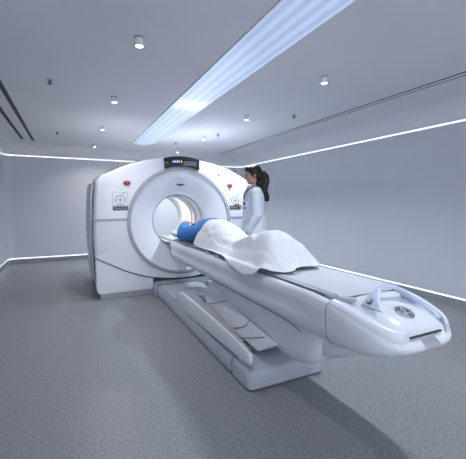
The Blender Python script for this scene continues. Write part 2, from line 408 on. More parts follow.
# lower front cover panels, left and right of the table base
for s in (-1, 1):
    pl = [(1.175, .555), (.98, .447), (.80, .352), (.61, .277), (.43, .230), (.43, .075), (1.145, .075), (1.17, .12)]
    bm = B(); prism_y(bm, [(GX + s * x, z) for x, z in pl], GY + .004, GY + .30); fin('lower_cover', bm, M['white'], g, bevel=.012, angle=50)
    bm = B(); box(bm, (GX + s * 1.125 if s < 0 else GX + .43, GY + .025, 0), (GX - .43 if s < 0 else GX + 1.125, GY + .3, .075)); fin('kick_plate', bm, M['grey'], g, smooth=False, bevel=.004)
    # grey stripe across the cover at mid height
    bm = B(); box(bm, (GX + s * 1.18 if s < 0 else GX + .77, GY - .005, 1.05), (GX - .77 if s < 0 else GX + 1.18, GY + .05, 1.078)); fin('cover_stripe', bm, M['ring'], g, smooth=False, bevel=.003)
    bm = B(); tube(bm, [(GX + s * x, GY + .006 - (.004 if x < .75 else 0), z) for x, z in [(1.175, .56), (.98, .451), (.80, .356), (.61, .281), (.43, .233)]], .0022, 6); fin('cover_seam', bm, M['seam'], g)
bm = B(); tube(bm, [(GX + x, GY - .002, .192 + .042 * (x / .43) ** 2 - .002) for x in [-.43 + k * .086 for k in range(11)]], .006, 8); fin('table_gap', bm, M['dark'], g)
# base housing under the ring where the table docks
bm = B(); box(bm, (GX - .42, GY - .02, 0), (GX + .42, GY + .25, .175)); fin('dock_housing', bm, M['grey'], g, smooth=False, bevel=.01)
bm = B(); box(bm, (GX - .44, GY - .09, 0), (GX - .36, GY + .02, .12)); fin('dock_bracket', bm, M['grey'], g, smooth=False, bevel=.008)
bm = B(); box(bm, (GX + .36, GY - .09, 0), (GX + .44, GY + .02, .12)); fin('dock_bracket', bm, M['grey'], g, smooth=False, bevel=.008)
# ring, funnel, bore
bm = B(); revolve_y(bm, GX, GZ, [(.768, GY + .02), (.768, GY - .008), (.762, GY - .012), (.724, GY - .008), (.718, GY + .004), (.718, GY + .03)], NG // 2, closedprof=True); fin('ring_trim', bm, M['ring'], g, angle=50)
bm = B(); prof = [(.719, GY + .004), (.66, GY + .022), (.60, GY + .045), (.54, GY + .072), (.48, GY + .105), (.435, GY + .132), (.412, GY + .15), (.398, GY + .17), (.39, GY + .20), (.388, GY + .24), (.388, GY + .28)]
revolve_y(bm, GX, GZ, prof + [(.45, GY + .29), (.719, GY + .12)], 120, closedprof=True); fin('funnel', bm, M['funnel'], g, angle=60)
YR = 6.15
bm = B(); revolve_y(bm, GX, GZ, [(.384, GY + .25), (.382, GY + .5), (.382, GY + .66), (.40, GY + .66), (.40, GY + .25)], 96, closedprof=True); fin('bore_liner', bm, M['bore'], g, angle=50)
bm = B(); revolve_y(bm, GX, GZ, [(.374, GY + .70), (.374, YR - .1), (.39, YR - .05), (.41, YR), (.43, YR), (.43, GY + .70)], 96, closedprof=True); fin('bore_liner', bm, M['bore'], g, angle=50)
bm = B(); revolve_y(bm, GX, GZ, [(.390, GY + .66), (.390, GY + .70), (.42, GY + .70), (.42, GY + .66)], 96, closedprof=True); fin('scan_gap', bm, M['ring'], g, angle=50)
for yy in (GY + .22, GY + .48, GY + .95):
    bm = B(); revolve_y(bm, GX, GZ, [(.3885, yy), (.371, yy), (.371, yy + .010), (.3885, yy + .010)], 96, closedprof=True); fin('bore_seam', bm, M['ring'], g, angle=50)
# lamp inside the bore lighting the far right of the liner
bm = B(); box(bm, (-.03, -.06, -.004), (.03, .06, .004), Matrix.Translation((GX - .06, GY + .88, GZ + .366)) @ Matrix.Rotation(-.16, 4, 'Y')); bl = fin('bore_lamp', bm, M['borelight'], g, smooth=False)
BL = bpy.data.lights.new('bore_lamp_light', 'AREA'); BL.shape = 'DISK'; BL.size = .08; BL.energy = 2.6; BL.color = (1.0, .96, .90); BL.spread = 1.7
lo_ = bpy.data.objects.new('bore_lamp_light', BL); C.objects.link(lo_); lo_.location = (GX - .055, GY + .88, GZ + .355)
lo_.rotation_euler = Vector((-.38, -.08, .40)).to_track_quat('Z', 'Y').to_euler()
lo_.parent = bl; lo_.matrix_parent_inverse = world_of(bl).inverted()
# added glowing bar, unseen behind the scanner, to brighten the far wall
bm = B(); box(bm, (GX - .5, YR + .002, 1.60), (GX + .5, YR + .03, 1.64)); fin('rear_fill', bm, M['rearfill'], g, smooth=False)
# rear body
bm = B(); bp = gantry_poly([(1.18, .565), (1.175, .3), (1.155, .10), (1.145, .06), (.6, .06), (0, .06)])
hole = lambda y: ringpts((GX, y, GZ), .43, NG)
loft(bm, [hole(YR), hole(GY + .90), gloop(bp, GY + .90, .03, 1.025), gloop(bp, GY + .94, 0, 1.025), gloop(bp, YR - .06, .0, 1.03), gloop(bp, YR, .05), hole(YR)], cap=False)
bmesh.ops.remove_doubles(bm, verts=bm.verts, dist=1e-6)
fin('rear_cover', bm, M['white'], g, angle=40)
bm = B(); loft(bm, [ringpts((GX, GY + .19, GZ), .78, NG), gloop(bp, GY + .19, .02), gloop(bp, GY + .93, .02), ringpts((GX, GY + .93, GZ), .44, NG)], cap=False); fin('middle_cover', bm, M['white'], g, angle=40)
bm = B(); box(bm, (GX - 1.10, GY + .3, 0), (GX + 1.10, YR - .05, .07)); fin('plinth', bm, M['grey'], g, smooth=False, bevel=.005)
for s in (-1, 1):   # metal corner columns and side air slots
    bm = B(); prism_y(bm, [(GX + s * 1.160, .10), (GX + s * 1.197, .30), (GX + s * 1.205, .9), (GX + s * 1.190, 1.35), (GX + s * 1.160, 1.60), (GX + s * 1.10, 1.64), (GX + s * 1.10, .10)], GY + .40, GY + .58); fin('corner_column', bm, M['metal'], g, bevel=.006)
    for ya, yb in ((GY + .195, GY + .40), (GY + .58, GY + .905)):
        bm = B(); prism_y(bm, [(GX + s * x, z) for x, z in ((1.165, .12), (1.185, .6), (1.19, .9), (1.178, 1.3), (1.15, 1.52), (1.0, 1.5), (1.0, .12))], ya, yb); fin('side_recess', bm, M['dark'], g, smooth=False)
    bm = B(); prism_y(bm, [(GX + s * 1.11, 1.56), (GX + s * 1.162, 1.53), (GX + s * 1.157, 1.59), (GX + s * 1.137, 1.62), (GX + s * 1.08, 1.66)], GY + .02, GY + .30); fin('corner_cap', bm, M['ring'], g, bevel=.006)
# top seam line of the cover
for s in (-1, 1):
    bm = B(); tube(bm, [(GX + s * x, GY + .045, z - .004) for x, z in [(1.06, 1.65), (.96, 1.71), (.84, 1.77), (.70, 1.825), (.56, 1.868)]], .006, 6); fin('top_seam', bm, M['seam'], g)
# display on top of the ring
def arcstrip(r0, r1, hw, y0, y1, bm, n=20, dx=0):
    top = [(GX + dx + x, GZ + math.sqrt(r1 * r1 - x * x)) for x in [-hw + 2 * hw * k / n for k in range(n + 1)]]
    bot = [(GX + dx + x, GZ + math.sqrt(r0 * r0 - x * x)) for x in [hw - 2 * hw * k / n for k in range(n + 1)]]
    prism_y(bm, top + bot, y0, y1)
bm = B(); arcstrip(.775, .912, .255, GY - .035, GY + .12, bm); d_ = fin('display', bm, M['glass'], g, smooth=False, bevel=.006)
bm = B(); arcstrip(.872, .918, .258, GY - .040, GY + .14, bm); fin('display_hood', bm, M['black'], d_, smooth=False, bevel=.004)
for k, (x, z, a, b_) in enumerate(((-.135, .835, .012, .022), (-.115, .845, .010, .03), (-.095, .838, .014, .02), (-.072, .846, .012, .03), (-.05, .842, .012, .026))):
    bm = B(); box(bm, (GX + x - a / 2, GY - .0365, GZ + z - b_ / 2), (GX + x + a / 2, GY - .0345, GZ + z + b_ / 2)); fin('readout', bm, M['digits'], d_, smooth=False)
bm = B(); box(bm, (GX - .022, GY - .0365, GZ + .828), (GX - .008, GY - .0345, GZ + .858)); fin('readout', bm, M['amber'], d_, smooth=False)
bm = B(); box(bm, (GX - .225, GY - .0365, GZ + .815), (GX - .217, GY - .0345, GZ + .823)); fin('readout', bm, M['amber'], d_, smooth=False)
bm = B(); arcstrip(.79, .855, .10, GY - .0365, GY - .034, bm, 10, .115); fin('screen_area', bm, M['seam'], d_, smooth=False)
# positioning sensor bar and the emblem on the funnel
def funnel_y(r):
    for (r0, y0), (r1, y1) in zip(prof, prof[1:]):
        if r0 >= r >= r1: return y0 + (y1 - y0) * (r0 - r) / (r0 - r1)
    return GY
ys = funnel_y(.53)
bm = B(); box(bm, (GX - .062, ys - .012, GZ + .517), (GX + .062, ys + .02, GZ + .538)); box(bm, (GX - .02, ys - .02, GZ + .503), (GX + .02, ys + .03, GZ + .519)); fin('sensor_bar', bm, M['emblem'], g, smooth=False, bevel=.004)
def emblem(parent, mtx, r, md, ml, depth=.004):
    """round monogram: dark disc, pale rim, four curls and two script letters"""
    bm = B(); loft(bm, [[mtx @ Vector(p) for p in ringpts((0, 0, z), rad, 40, 'z')] for z, rad in ((0, r), (depth, r), (depth * 1.3, r * .96))]); d = fin('emblem_disc', bm, md, parent)
    bm = B()
    for rad, wd in ((r * .93, r * .05),):
        pts = [mtx @ Vector((rad * math.cos(a), rad * math.sin(a), depth * 1.4)) for a in [2 * PI * k / 40 for k in range(41)]]
        tube(bm, pts, wd, 6)
    for q in range(4):
        a0 = q * PI / 2 + .3
        pts = [mtx @ Vector((r * (.74 - .10 * math.sin(u * PI)) * math.cos(a0 + u * 1.15), r * (.74 - .10 * math.sin(u * PI)) * math.sin(a0 + u * 1.15), depth * 1.4)) for u in [k / 10 for k in range(11)]]
        pts += [mtx @ Vector((r * .60 * math.cos(a0 + 1.15 - u), r * .60 * math.sin(a0 + 1.15 - u), depth * 1.4)) for u in (.1, .3)]
        tube(bm, pts, r * .045, 6)
    fin('emblem_rim', bm, ml, d)
    def script(pts): tube(bs, [mtx @ Vector((x * r, y * r, depth * 1.5)) for x, y in pts], r * .055, 6)
    bs = B()
    script([(-.02, .22), (-.16, .36), (-.32, .26), (-.40, .02), (-.36, -.22), (-.20, -.30), (-.08, -.16), (-.06, .02), (-.2, .0)])
    script([(-.06, .02), (-.06, -.25), (-.14, -.42), (-.3, -.40)])
    script([(.38, .28), (.26, .36), (.12, .28), (.14, .10), (.26, .04), (.12, .0), (.06, -.18), (.16, -.32), (.32, -.28), (.44, -.14)])
    fin('emblem_letters', bs, ml, d)
    return d
RX90 = Matrix.Rotation(PI / 2, 4, 'X')
ye = funnel_y(.65)
emblem(g, Matrix.Translation((GX, ye - .003, GZ + .655)) @ Matrix.Rotation(-.34, 4, 'X') @ RX90, .042, M['plate'], M['ring'], .003)
# control panels, stops and name labels
for s in (-1, 1):
    px = GX + s * .85
    bm = B(); box(bm, (px - .105, GY - .004, 1.185), (px + .105, GY + .01, 1.435)); cp = fin('control_panel', bm, M['plate'], g, smooth=False, bevel=.003)
    bm = B(); box(bm, (px - .092, GY - .0065, 1.253), (px + .092, GY - .004, 1.425)); fin('keypad', bm, M['white'], cp, smooth=False, bevel=.001)
    bm = B()
    for a, b_, c_, d2 in ((-.094, .094, 1.425, 1.428), (-.094, .094, 1.250, 1.253)): box(bm, (px + a, GY - .0075, c_), (px + b_, GY - .004, d2))
    for a in (-.094, .091): box(bm, (px + a, GY - .0075, 1.250), (px + a + .003, GY - .004, 1.428))
    fin('keypad_border', bm, M['ring'], cp, smooth=False)
    for k in range(11):
        bm = B(); a = -PI * .15 + k * PI * 1.3 / 10; cyl(bm, (px + .062 * math.cos(a), GY - .0085, 1.325 + .058 * math.sin(a)), (px + .062 * math.cos(a), GY - .004, 1.325 + .058 * math.sin(a)), .0085, n=10); fin('key', bm, M['print'], cp)
    for dx_, dz_ in ((-.028, -.055), (0, -.058), (.028, -.055), (.035, .088), (.055, .088)):
        bm = B(); box(bm, (px + dx_ - .008, GY - .0085, 1.325 + dz_ - .005), (px + dx_ + .008, GY - .004, 1.325 + dz_ + .005)); fin('key', bm, M['print'], cp, smooth=False)
    for k in range(4):
        bm = B(); a = k * PI / 2; c0 = Vector((px + .024 * math.cos(a), GY - .0085, 1.325 + .024 * math.sin(a))); cyl(bm, c0, c0 + Vector((0, .0045, 0)), .011, n=3); fin('arrow_key', bm, M['print'], cp)
    bm = B(); cyl(bm, (px, GY - .0085, 1.325), (px, GY - .004, 1.325), .010, n=14)
    fin('centre_key', bm, M['print'], cp, smooth=False)
    bm = B(); box(bm, (px - .094, GY - .008, 1.195), (px + .094, GY - .004, 1.238)); nl = fin('name_label', bm, M['black'], cp, smooth=False, bevel=.001)
    text('name_text', 'Discovery IQ', .030, M['plate'], nl, Matrix.Translation((px, GY - .0085, 1.217)) @ RX90, .0004)
    ex = GX + s * .760
    bm = B(); loft(bm, [ringpts((ex, GY, 1.552), .046, 28, 'y', .030), ringpts((ex, GY - .012, 1.552), .044, 28, 'y', .028), ringpts((ex, GY - .016, 1.552), .036, 28, 'y', .022)]); st = fin('stop_button', bm, M['red'], g)
    bm = B(); cyl(bm, (ex, GY - .016, 1.552), (ex, GY - .030, 1.552), .017, .015, 18); fin('button_cap', bm, mat('red_cap', (0.5, .12, .13), .4, noise_amt=.03), st)
bm = B(); cyl(bm, (2.02, GY - .008, 1.70), (2.02, GY + .01, 1.70), .012, n=12); fin('status_lamp', bm, M['emblem'], g)

# ------------------------------------------------------------------ patient table
TX = 1.43
tb = empty('scanner_table', (1.38, 3.0, 0), 'long white scanner bed on a low grey base in front of the bore', 'scanner table')
def rbox(x0, x1, y0, y1, r): return stadium(x0, x1, y0, y1, r, 6)
bm = B(); p_ = rbox(1.045, 1.69, 2.18, 4.52, .02); q_ = rbox(1.06, 1.675, 2.18, 4.51, .02)
loft(bm, [[(x, y, 0.012) for x, y in p_], [(x, y, .105) for x, y in p_], [(x, y, .13) for x, y in q_]]); fin('base', bm, M['base'], tb, angle=50)
bm = B(); p_ = rbox(1.043, 1.692, 1.885, 2.183, .05); q_ = rbox(1.065, 1.67, 1.91, 2.183, .04)
loft(bm, [[(x, y, .012) for x, y in p_], [(x, y, .09) for x, y in p_], [(x, y, .12) for x, y in rbox(1.051, 1.684, 1.895, 2.183, .045)], [(x, y, .134) for x, y in q_]]); fin('base_end_cap', bm, M['base'], tb, angle=60)
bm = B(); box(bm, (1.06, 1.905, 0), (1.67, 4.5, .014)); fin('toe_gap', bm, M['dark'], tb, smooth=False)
for x_ in (1.17, 1.56):
    bm = B(); cyl(bm, (x_, 1.878, .055), (x_, 1.895, .055), .012, n=14); fin('base_screw', bm, M['grey'], tb)
bm = B()
for k in range(17): box(bm, (1.20, 2.24 + k * .028, .130), (1.64, 2.254 + k * .028, .138))
fin('ribbed_mat', bm, M['grey'], tb, smooth=False)
bm = B(); box(bm, (1.19, 2.23, .129), (1.65, 2.73, .132)); fin('mat_tray', bm, M['ring'], tb, smooth=False)
bm = B(); box(bm, (1.07, 2.95, .128), (1.63, 4.5, .150)); fin('rear_deck', bm, M['grey'], tb, smooth=False, bevel=.006)
# side lever cover: slim, rounded, sloping
lv = [(3.66, .16), (3.63, .225), (3.54, .29), (3.40, .325), (2.9, .325), (2.2, .300), (2.0, .285), (1.92, .276), (1.895, .262), (1.893, .20), (1.91, .180), (2.05, .172), (3.2, .125), (3.55, .115), (3.63, .13)]
bm = B(); lvs = smooth_poly(lv, 1)
def inset(poly, d):
    c = [sum(p[0] for p in poly) / len(poly), sum(p[1] for p in poly) / len(poly)]
    o = []
    n = len(poly)
    for i in range(n):
        a, b_ = Vector(poly[i - 1]), Vector(poly[(i + 1) % n]); t_ = (b_ - a).normalized(); nn = Vector((-t_.y, t_.x))
        o.append(tuple(Vector(poly[i]) + nn * d))
    return o
sg = 1 if (Vector(inset(lvs, .01)[0]) - Vector((2.8, .22))).length < (Vector(lvs[0]) - Vector((2.8, .22))).length else -1
loops = [(1.048, .014), (1.051, .005), (1.058, 0), (1.15, 0), (1.156, .006)]
tap = lambda x, y: x if x < 1.1 else x - .078 * max(0, min(1, (3.2 - y) / 1.25)) ** 1.3
loft(bm, [[(tap(x, y), y, z) for y, z in inset(lvs, sg * d)] for x, d in loops]); lvr = fin('lever_cover', bm, M['table'], tb, angle=60)
bm = B(); tp = [(y, z) for y, z in lvs]
top = [p for p in smooth_poly(lv, 1) if p[1] > .25 and 1.9 < p[0] < 3.6]
top.sort(); pts = top
loft(bm, [[(tap(x, y) if x > 1.1 else x, y, z + dz) for y, z in pts] for x, dz in ((1.060, .0), (1.060, .002), (1.152, .002), (1.152, 0.0))], closed=False)
fin('lever_top_strip', bm, M['lav'], lvr, angle=60)
bm = B(); cyl(bm, (1.10, 3.42, .135), (1.10, 3.42, .16), .03, n=18); cyl(bm, (1.10, 2.10, .13), (1.10, 2.10, .175), .03, n=18); fin('lever_pivot', bm, M['grey'], tb)
# telescoping column covers under the bed
cols = [([(3.32, .31), (3.14, .46), (2.55, .53), (2.10, .53), (2.62, .19), (3.1, .24)], 1.285, 'column_panel'),
        ([(2.98, .27), (2.70, .42), (2.10, .52), (1.85, .44), (2.30, .17)], 1.272, 'column_panel'),
        ([(2.56, .22), (2.35, .36), (1.9, .50), (1.66, .42), (2.02, .205)], 1.259, 'column_panel')]
for poly, x0, nm in cols:
    bm = B(); prism_x(bm, poly, x0, 2 * TX - x0 - .06)
    for v in bm.verts:
        if v.co.x < TX: v.co.x += (v.co.z - .45) * .28
    fin(nm, bm, M['table'], tb, smooth=False, bevel=.006)
PSEAMS = [[(1.208, 2.43, .237), (1.222, 2.311, .284), (1.232, 2.246, .321), (1.244, 2.231, .364)],
          [(1.2, 2.293, .206), (1.217, 2.124, .267), (1.232, 1.98, .323)], [(1.218, 3.037, .273), (1.238, 2.83, .342), (1.256, 2.653, .406)]]
for pp in PSEAMS:
    bm = B(); tube(bm, [(x - .012, y, z) for x, y, z in pp], .0028, 6); fin('panel_seam', bm, M['seam'], tb)
bm = B(); prism_x(bm, [(3.2, .13), (3.1, .42), (2.3, .46), (2.45, .13)], 1.29, 1.52); fin('lift_column', bm, M['seam'], tb, smooth=False)
bm = B(); prism_x(bm, [(3.86, .15), (3.86, .22), (3.2, .32), (3.2, .27)], 1.20, 1.60); fin('lift_arm', bm, M['grey'], tb, smooth=False, bevel=.01)
# lower shell (keel) of the bed
def keel(Y, zb, zt, hw):
    pts = [(TX - hw * 1.0, zt), (TX - hw * 1.02, zt - (zt - zb) * .35), (TX - hw * 1.0, zt - (zt - zb) * .7), (TX - hw * .93, zb + .018), (TX - hw * .78, zb), (TX + hw * .78, zb), (TX + hw * .93, zb + .018), (TX + hw * 1.0, zt - (zt - zb) * .7), (TX + hw * 1.02, zt - (zt - zb) * .35), (TX + hw, zt)]
    return [(x, Y, z) for x, z in pts]
bm = B(); st_ = [(3.12, .535, .18), (2.95, .47, .195), (2.7, .415, .205), (2.4, .365, .208), (2.1, .32, .21), (1.9, .29, .21), (1.75, .275, .21), (1.62, .285, .205), (1.53, .315, .20), (1.47, .36, .193), (1.43, .42, .18), (1.41, .50, .165)]
loft(bm, [keel(Y, zb, .565, hw) for Y, zb, hw in st_]); fin('lower_shell', bm, M['table'], tb, angle=60)
# front belly between keel and nose
bm = B(); st_ = [(1.62, .36, .17), (1.5, .375, .17), (1.38, .41, .165), (1.28, .455, .155), (1.2, .50, .14), (1.14, .545, .12)]
loft(bm, [keel(Y, zb, .60, hw) for Y, zb, hw in st_]); fin('front_belly', bm, M['table'], tb, angle=60)
# upper shell
def shell_sec(Y, hw=.293, zt=.80, zb=.545, k=1.0):
    h = zt - zb
    L_ = [(.60, 0), (.78, .03), (.92, .14), (.985, .30), (.965, .44), (.955, .56), (1.0, .72), (1.01, .84), (.985, .93), (.935, .985), (.87, 1.0), (.835, .985)]
    l = [(TX - hw * a, Y, zb + h * b_) for a, b_ in L_]
    r = [(TX + hw * a, Y, zb + h * b_) for a, b_ in reversed(L_)]
    return l + r
# nose shell
NL = .552
def nose_loop(s, Y):
    hw = .296 * max(0.0, 1 - s ** 3.6) ** (1 / 3.6)
    zt = .80 - .125 * s ** 2.2; zb = .545 + .05 * s ** 3
    hw = max(hw, .02)
    h = zt - zb
    L_ = [(.60, 0), (.78, .03), (.90, .12), (.97, .27), (.99, .42), (1.0, .56), (1.01, .70), (1.01, .82), (.985, .92), (.935, .98), (.87, 1.0), (.80, .975)]
    l = [(TX - hw * a, Y, zb + h * b_) for a, b_ in L_]; r = [(TX + hw * a, Y, zb + h * b_) for a, b_ in reversed(L_)]
    # round the underside and lip back as the plan closes
    out = []
    for (x, y, z), (a, b_) in zip(l + r, L_ + L_[::-1]):
        out.append((x, y + .10 * s ** 3 * (abs(b_ - .62) / .62) ** 2.2, z))
    return out
bm = B(); sec = [shell_sec(4.20, .275, .79, .60), shell_sec(4.16, .288, .798, .575)] + [shell_sec(y) for y in (4.08, 3.6, 3.1, 2.6, 2.1, 1.7, 1.45)] + [nose_loop((1.447 - y) / NL, y) for y in (1.40, 1.34, 1.30, 1.2605)]
loft(bm, sec); fin('upper_shell', bm, M['table'], tb, angle=45)
bm = B(); tube(bm, [(TX - .225, 3.0, .5465), (TX - .225, 2.2, .5465), (TX - .225, 1.75, .5465), (TX - .235, 1.62, .545), (TX - .245, 1.52, .535)], .0028, 6); fin('shell_seam', bm, M['seam'], tb)
bm = B(); ns = []
for i in range(22):
    s0_ = (1.447 - 1.257) / NL; s = s0_ + (1 - s0_) * math.sin(i / 21 * PI / 2); s = min(s, .9995)
    ns.append(nose_loop(s, 1.447 - NL * s))
loft(bm, ns); nose = fin('nose_shell', bm, M['table'], tb, angle=60)
bm = B(); sl = nose_loop((1.447 - 1.2585) / NL, 1.2585)
tube(bm, sl[1:11], .0022, 6); fin('nose_seam', bm, M['seam'], nose)
# end cover, slot and groove on the nose
def deck(y):
    s = max(0, (1.447 - y) / NL); return .80 - .125 * s ** 2.2
cov = [(-.19, 1.40), (.19, 1.40), (.205, 1.25), (.19, 1.08), (.150, .965), (.135, .945), (-.135, .945), (-.150, .965), (-.19, 1.08), (-.205, 1.25)]
def cover(scale, dz, bmx, grid=14, y0=.935, y1=1.215):
    rows = []
    for i in range(grid + 1):
        y = y0 + (y1 - y0) * i / grid
        # half width by interpolation
        prof_ = [(.935, .120), (.955, .150), (1.0, .175), (1.10, .195), (1.22, .20)]
        for (a, b_), (c_, d2) in zip(prof_, prof_[1:]):
            if a - 1e-6 <= y <= c_ + 1e-6: hwid = b_ + (d2 - b_) * (y - a) / (c_ - a)
        hwid *= scale
        row = []
        for j in range(grid + 1):
            u = -1 + 2 * j / grid
            edge = max(abs(u), abs((y - (y0 + y1) / 2) / ((y1 - y0) / 2)) if y < (y0 + y1) / 2 else 0)
            row.append((TX + u * hwid, y, deck(y) + dz - (.018 * max(0, edge - .75) / .25) + .012 * (1 - u * u)))
        rows.append(row)
    return rows
bm = B(); rows = cover(1, .016, bm)
top_ = [[bm.verts.new(p) for p in r] for r in rows]
for i in range(len(top_) - 1):
    for j in range(len(top_[0]) - 1): bm.faces.new((top_[i][j], top_[i][j + 1], top_[i + 1][j + 1], top_[i + 1][j]))
ex_ = bmesh.ops.extrude_face_region(bm, geom=bm.faces[:]); bmesh.ops.translate(bm, vec=(0, 0, -.06), verts=[v for v in ex_['geom'] if isinstance(v, bmesh.types.BMVert)])
ec = fin('end_cover', bm, M['table'], tb, angle=50)
bm = B(); box(bm, (TX - .108, .925, deck(.94) - .010), (TX + .108, .94, deck(.94) - .004)); fin('cover_slot', bm, M['dark'], tb, smooth=False)
gp = [(.21, 1.22), (.206, 1.10), (.190, 1.02), (.176, .985)]
for s in (1, -1):
    bm = B(); tube(bm, [(TX + s * (x + .004), y, deck(y) + .001) for x, y in gp], [.010, .012, .013, .012] if s > 0 else .004, 8); fin('cover_groove', bm, M['groove'], tb)
# raised rim of the nose each side of the cover
def cov_half(y):
    pr_ = [(.90, .115), (.935, .120), (.955, .150), (1.0, .175), (1.10, .195), (1.30, .20)]
    for (a, b_), (c_, d2) in zip(pr_, pr_[1:]):
        if a <= y <= c_: return b_ + (d2 - b_) * (y - a) / (c_ - a)
    return .2
for s in (1, -1):
    bm = B(); loops = []
    for i in range(22):
        ss = .345 + .600 * math.sin(i / 21 * PI / 2); hw = .296 * (1 - ss ** 3.6) ** (1 / 3.6)
        y = 1.447 - NL * ss; z = deck(y) + .006 + .016 * ss ** 4
        out_ = hw - .010 - .012 * (ss > .9) * (ss - .9) / .045; inn = min(cov_half(y) + (.030 if s > 0 else .003), out_ - .02)
        md = (out_ + inn) / 2
        loops.append([(TX + s * x, y, zz) for x, zz in ((out_, z - .05), (out_, z - .022), (out_ - .006, z - .008), (out_ - .018, z + .001), (md, z + .005), (inn + .004, z + .004), (inn, z), (inn, z - .05))])
    loft(bm, loops); fin('nose_rim', bm, M['table'], nose, angle=60)
emblem(tb, Matrix.Translation((TX - .01, 1.035, deck(1.025) + .0265)) @ Matrix.Rotation(.34, 4, 'X'), .048, M['emblem'], M['silver'], .004)
# handle arch over the end of the cradle
def handle_pt(u):   # u -1..1
    return Vector((TX - .012 + .148 * u, 1.145 - .04 * abs(u) ** 2, .782 + .078 * (1 - abs(u) ** 2.4)))
bm = B(); loops = []
for i in range(25):
    u = -1 + 2 * i / 24; p = handle_pt(u); q = handle_pt(u + .01) - handle_pt(u - .01); t_ = q.normalized()
    wdt = .013 + .044 * abs(u) ** 3; th = .010 + .004 * abs(u) ** 2
    fw = Vector((0, 1, 0)); nn = t_.cross(fw).normalized()
    loops.append([p + fw * wdt * math.cos(a) * (1 if math.cos(a) > 0 else 1.3) + nn * th * math.sin(a) for a in [2 * PI * k / 14 for k in range(14)]])
loft(bm, loops); hd = fin('handle', bm, M['handle'], tb, angle=60)
bm = B(); cyl(bm, (TX - .166, 1.11, .803), (TX - .138, 1.11, .812), .011, n=16); fin('handle_button', bm, M['emblem'], hd)
bm = B(); box(bm, (TX - .16, 1.222, .800), (TX + .16, 1.234, .806)); fin('cover_gap', bm, M['seam'], tb, smooth=False)
# cradle: rails, concave top, pad
bm = B(); top = []
def cradle_sec(Y, zo=0, hw=.232):
    up = [(TX + hw * u, Y, .775 + zo + .030 * abs(u) ** 2) for u in [-1 + k / 8 for k in range(17)]]
    dn = [(TX + hw * u, Y, .735 + zo + .030 * abs(u) ** 2) for u in [1 - k / 8 for k in range(17)]]
    return up + dn
loft(bm, [cradle_sec(y) for y in (1.235, 2.0, 3.0, 4.0, 5.0)] + [cradle_sec(5.06, 0, .215)]); fin('cradle', bm, M['table'], tb, angle=50)
for s in (-1, 1):
    bm = B(); prism_y(bm, [(TX + s * .222, .795), (TX + s * .246, .795), (TX + s * .248, .812), (TX + s * .238, .817), (TX + s * .226, .815)], 1.27, 4.2); rl = fin('side_rail', bm, M['silver'], tb, smooth=False)
    bm = B(); box(bm, (TX + s * .253 - .003, 1.32, .795), (TX + s * .253 + .003, 4.15, .803)); fin('rail_groove', bm, M['seam'], rl, smooth=False)
for s in (-1, 1):
    bm = B(); prism_z(bm, [(TX + s * .25, 1.36), (TX + s * .215, 1.36), (TX + s * .17, 1.24), (TX + s * .15, 1.19), (TX + s * .20, 1.17), (TX + s * .245, 1.26)], .794, .808); fin('rail_end', bm, M['silver'], tb, smooth=False, bevel=.006)
bm = B()
def pad_sec(Y, zo=0, hw=.218, th=.022):
    up = [(TX + hw * u, Y, .797 + zo + .026 * abs(u) ** 2 - (.008 if abs(u) > .95 else 0)) for u in [-1 + k / 8 for k in range(17)]]
    dn = [(TX + hw * u, Y, .797 - th + zo + .029 * abs(u) ** 2) for u in [1 - k / 8 for k in range(17)]]
    return up + dn
loft(bm, [pad_sec(1.24, -.006)] + [pad_sec(1.26 + k * .2) for k in range(16)]); fin('cradle_pad', bm, M['pad'], tb, angle=50)
for k, (yy, xx) in enumerate(((2.95, 1.165), (2.90, 1.162), (2.72, 1.163), (2.66, 1.163))):
    bm = B(); cyl(bm, (xx - .012, yy, .802), (xx + .004, yy, .806), .016, n=12); fin('bed_button', bm, M['groove'], tb)

# ------------------------------------------------------------------ pillow
bm = B(); n_ = 18
def pil(u, v):
    e = (1 - abs(u) ** 3) * (1 - abs(v) ** 3); return max(e, 0) ** .45
rows = []
for sgn in (1, -1):
    rows.append([[bm.verts.new((TX - .01 + u * .275, 3.96 + v * .27 + .02 * u * u, .872 + (.06 - (.035 * math.exp(-(u / .32) ** 2) if sgn > 0 else 0)) * sgn * pil(u, v) + .03 * u * u + .006 * noise.noise(Vector((u * 3, v * 3, sgn))))) for u in [-1 + 2 * k / n_ for k in range(n_ + 1)]] for v in [-1 + 2 * k / n_ for k in range(n_ + 1)]])
for r in rows:
    for i in range(n_):
        for j in range(n_): bm.faces.new((r[i][j], r[i][j + 1], r[i + 1][j + 1], r[i + 1][j]))
bmesh.ops.remove_doubles(bm, verts=bm.verts, dist=1e-4)
tag(fin('pillow', bm, M['pillow'], angle=None), 'white pillow under the head of the patient at the mouth of the bore', 'pillow')

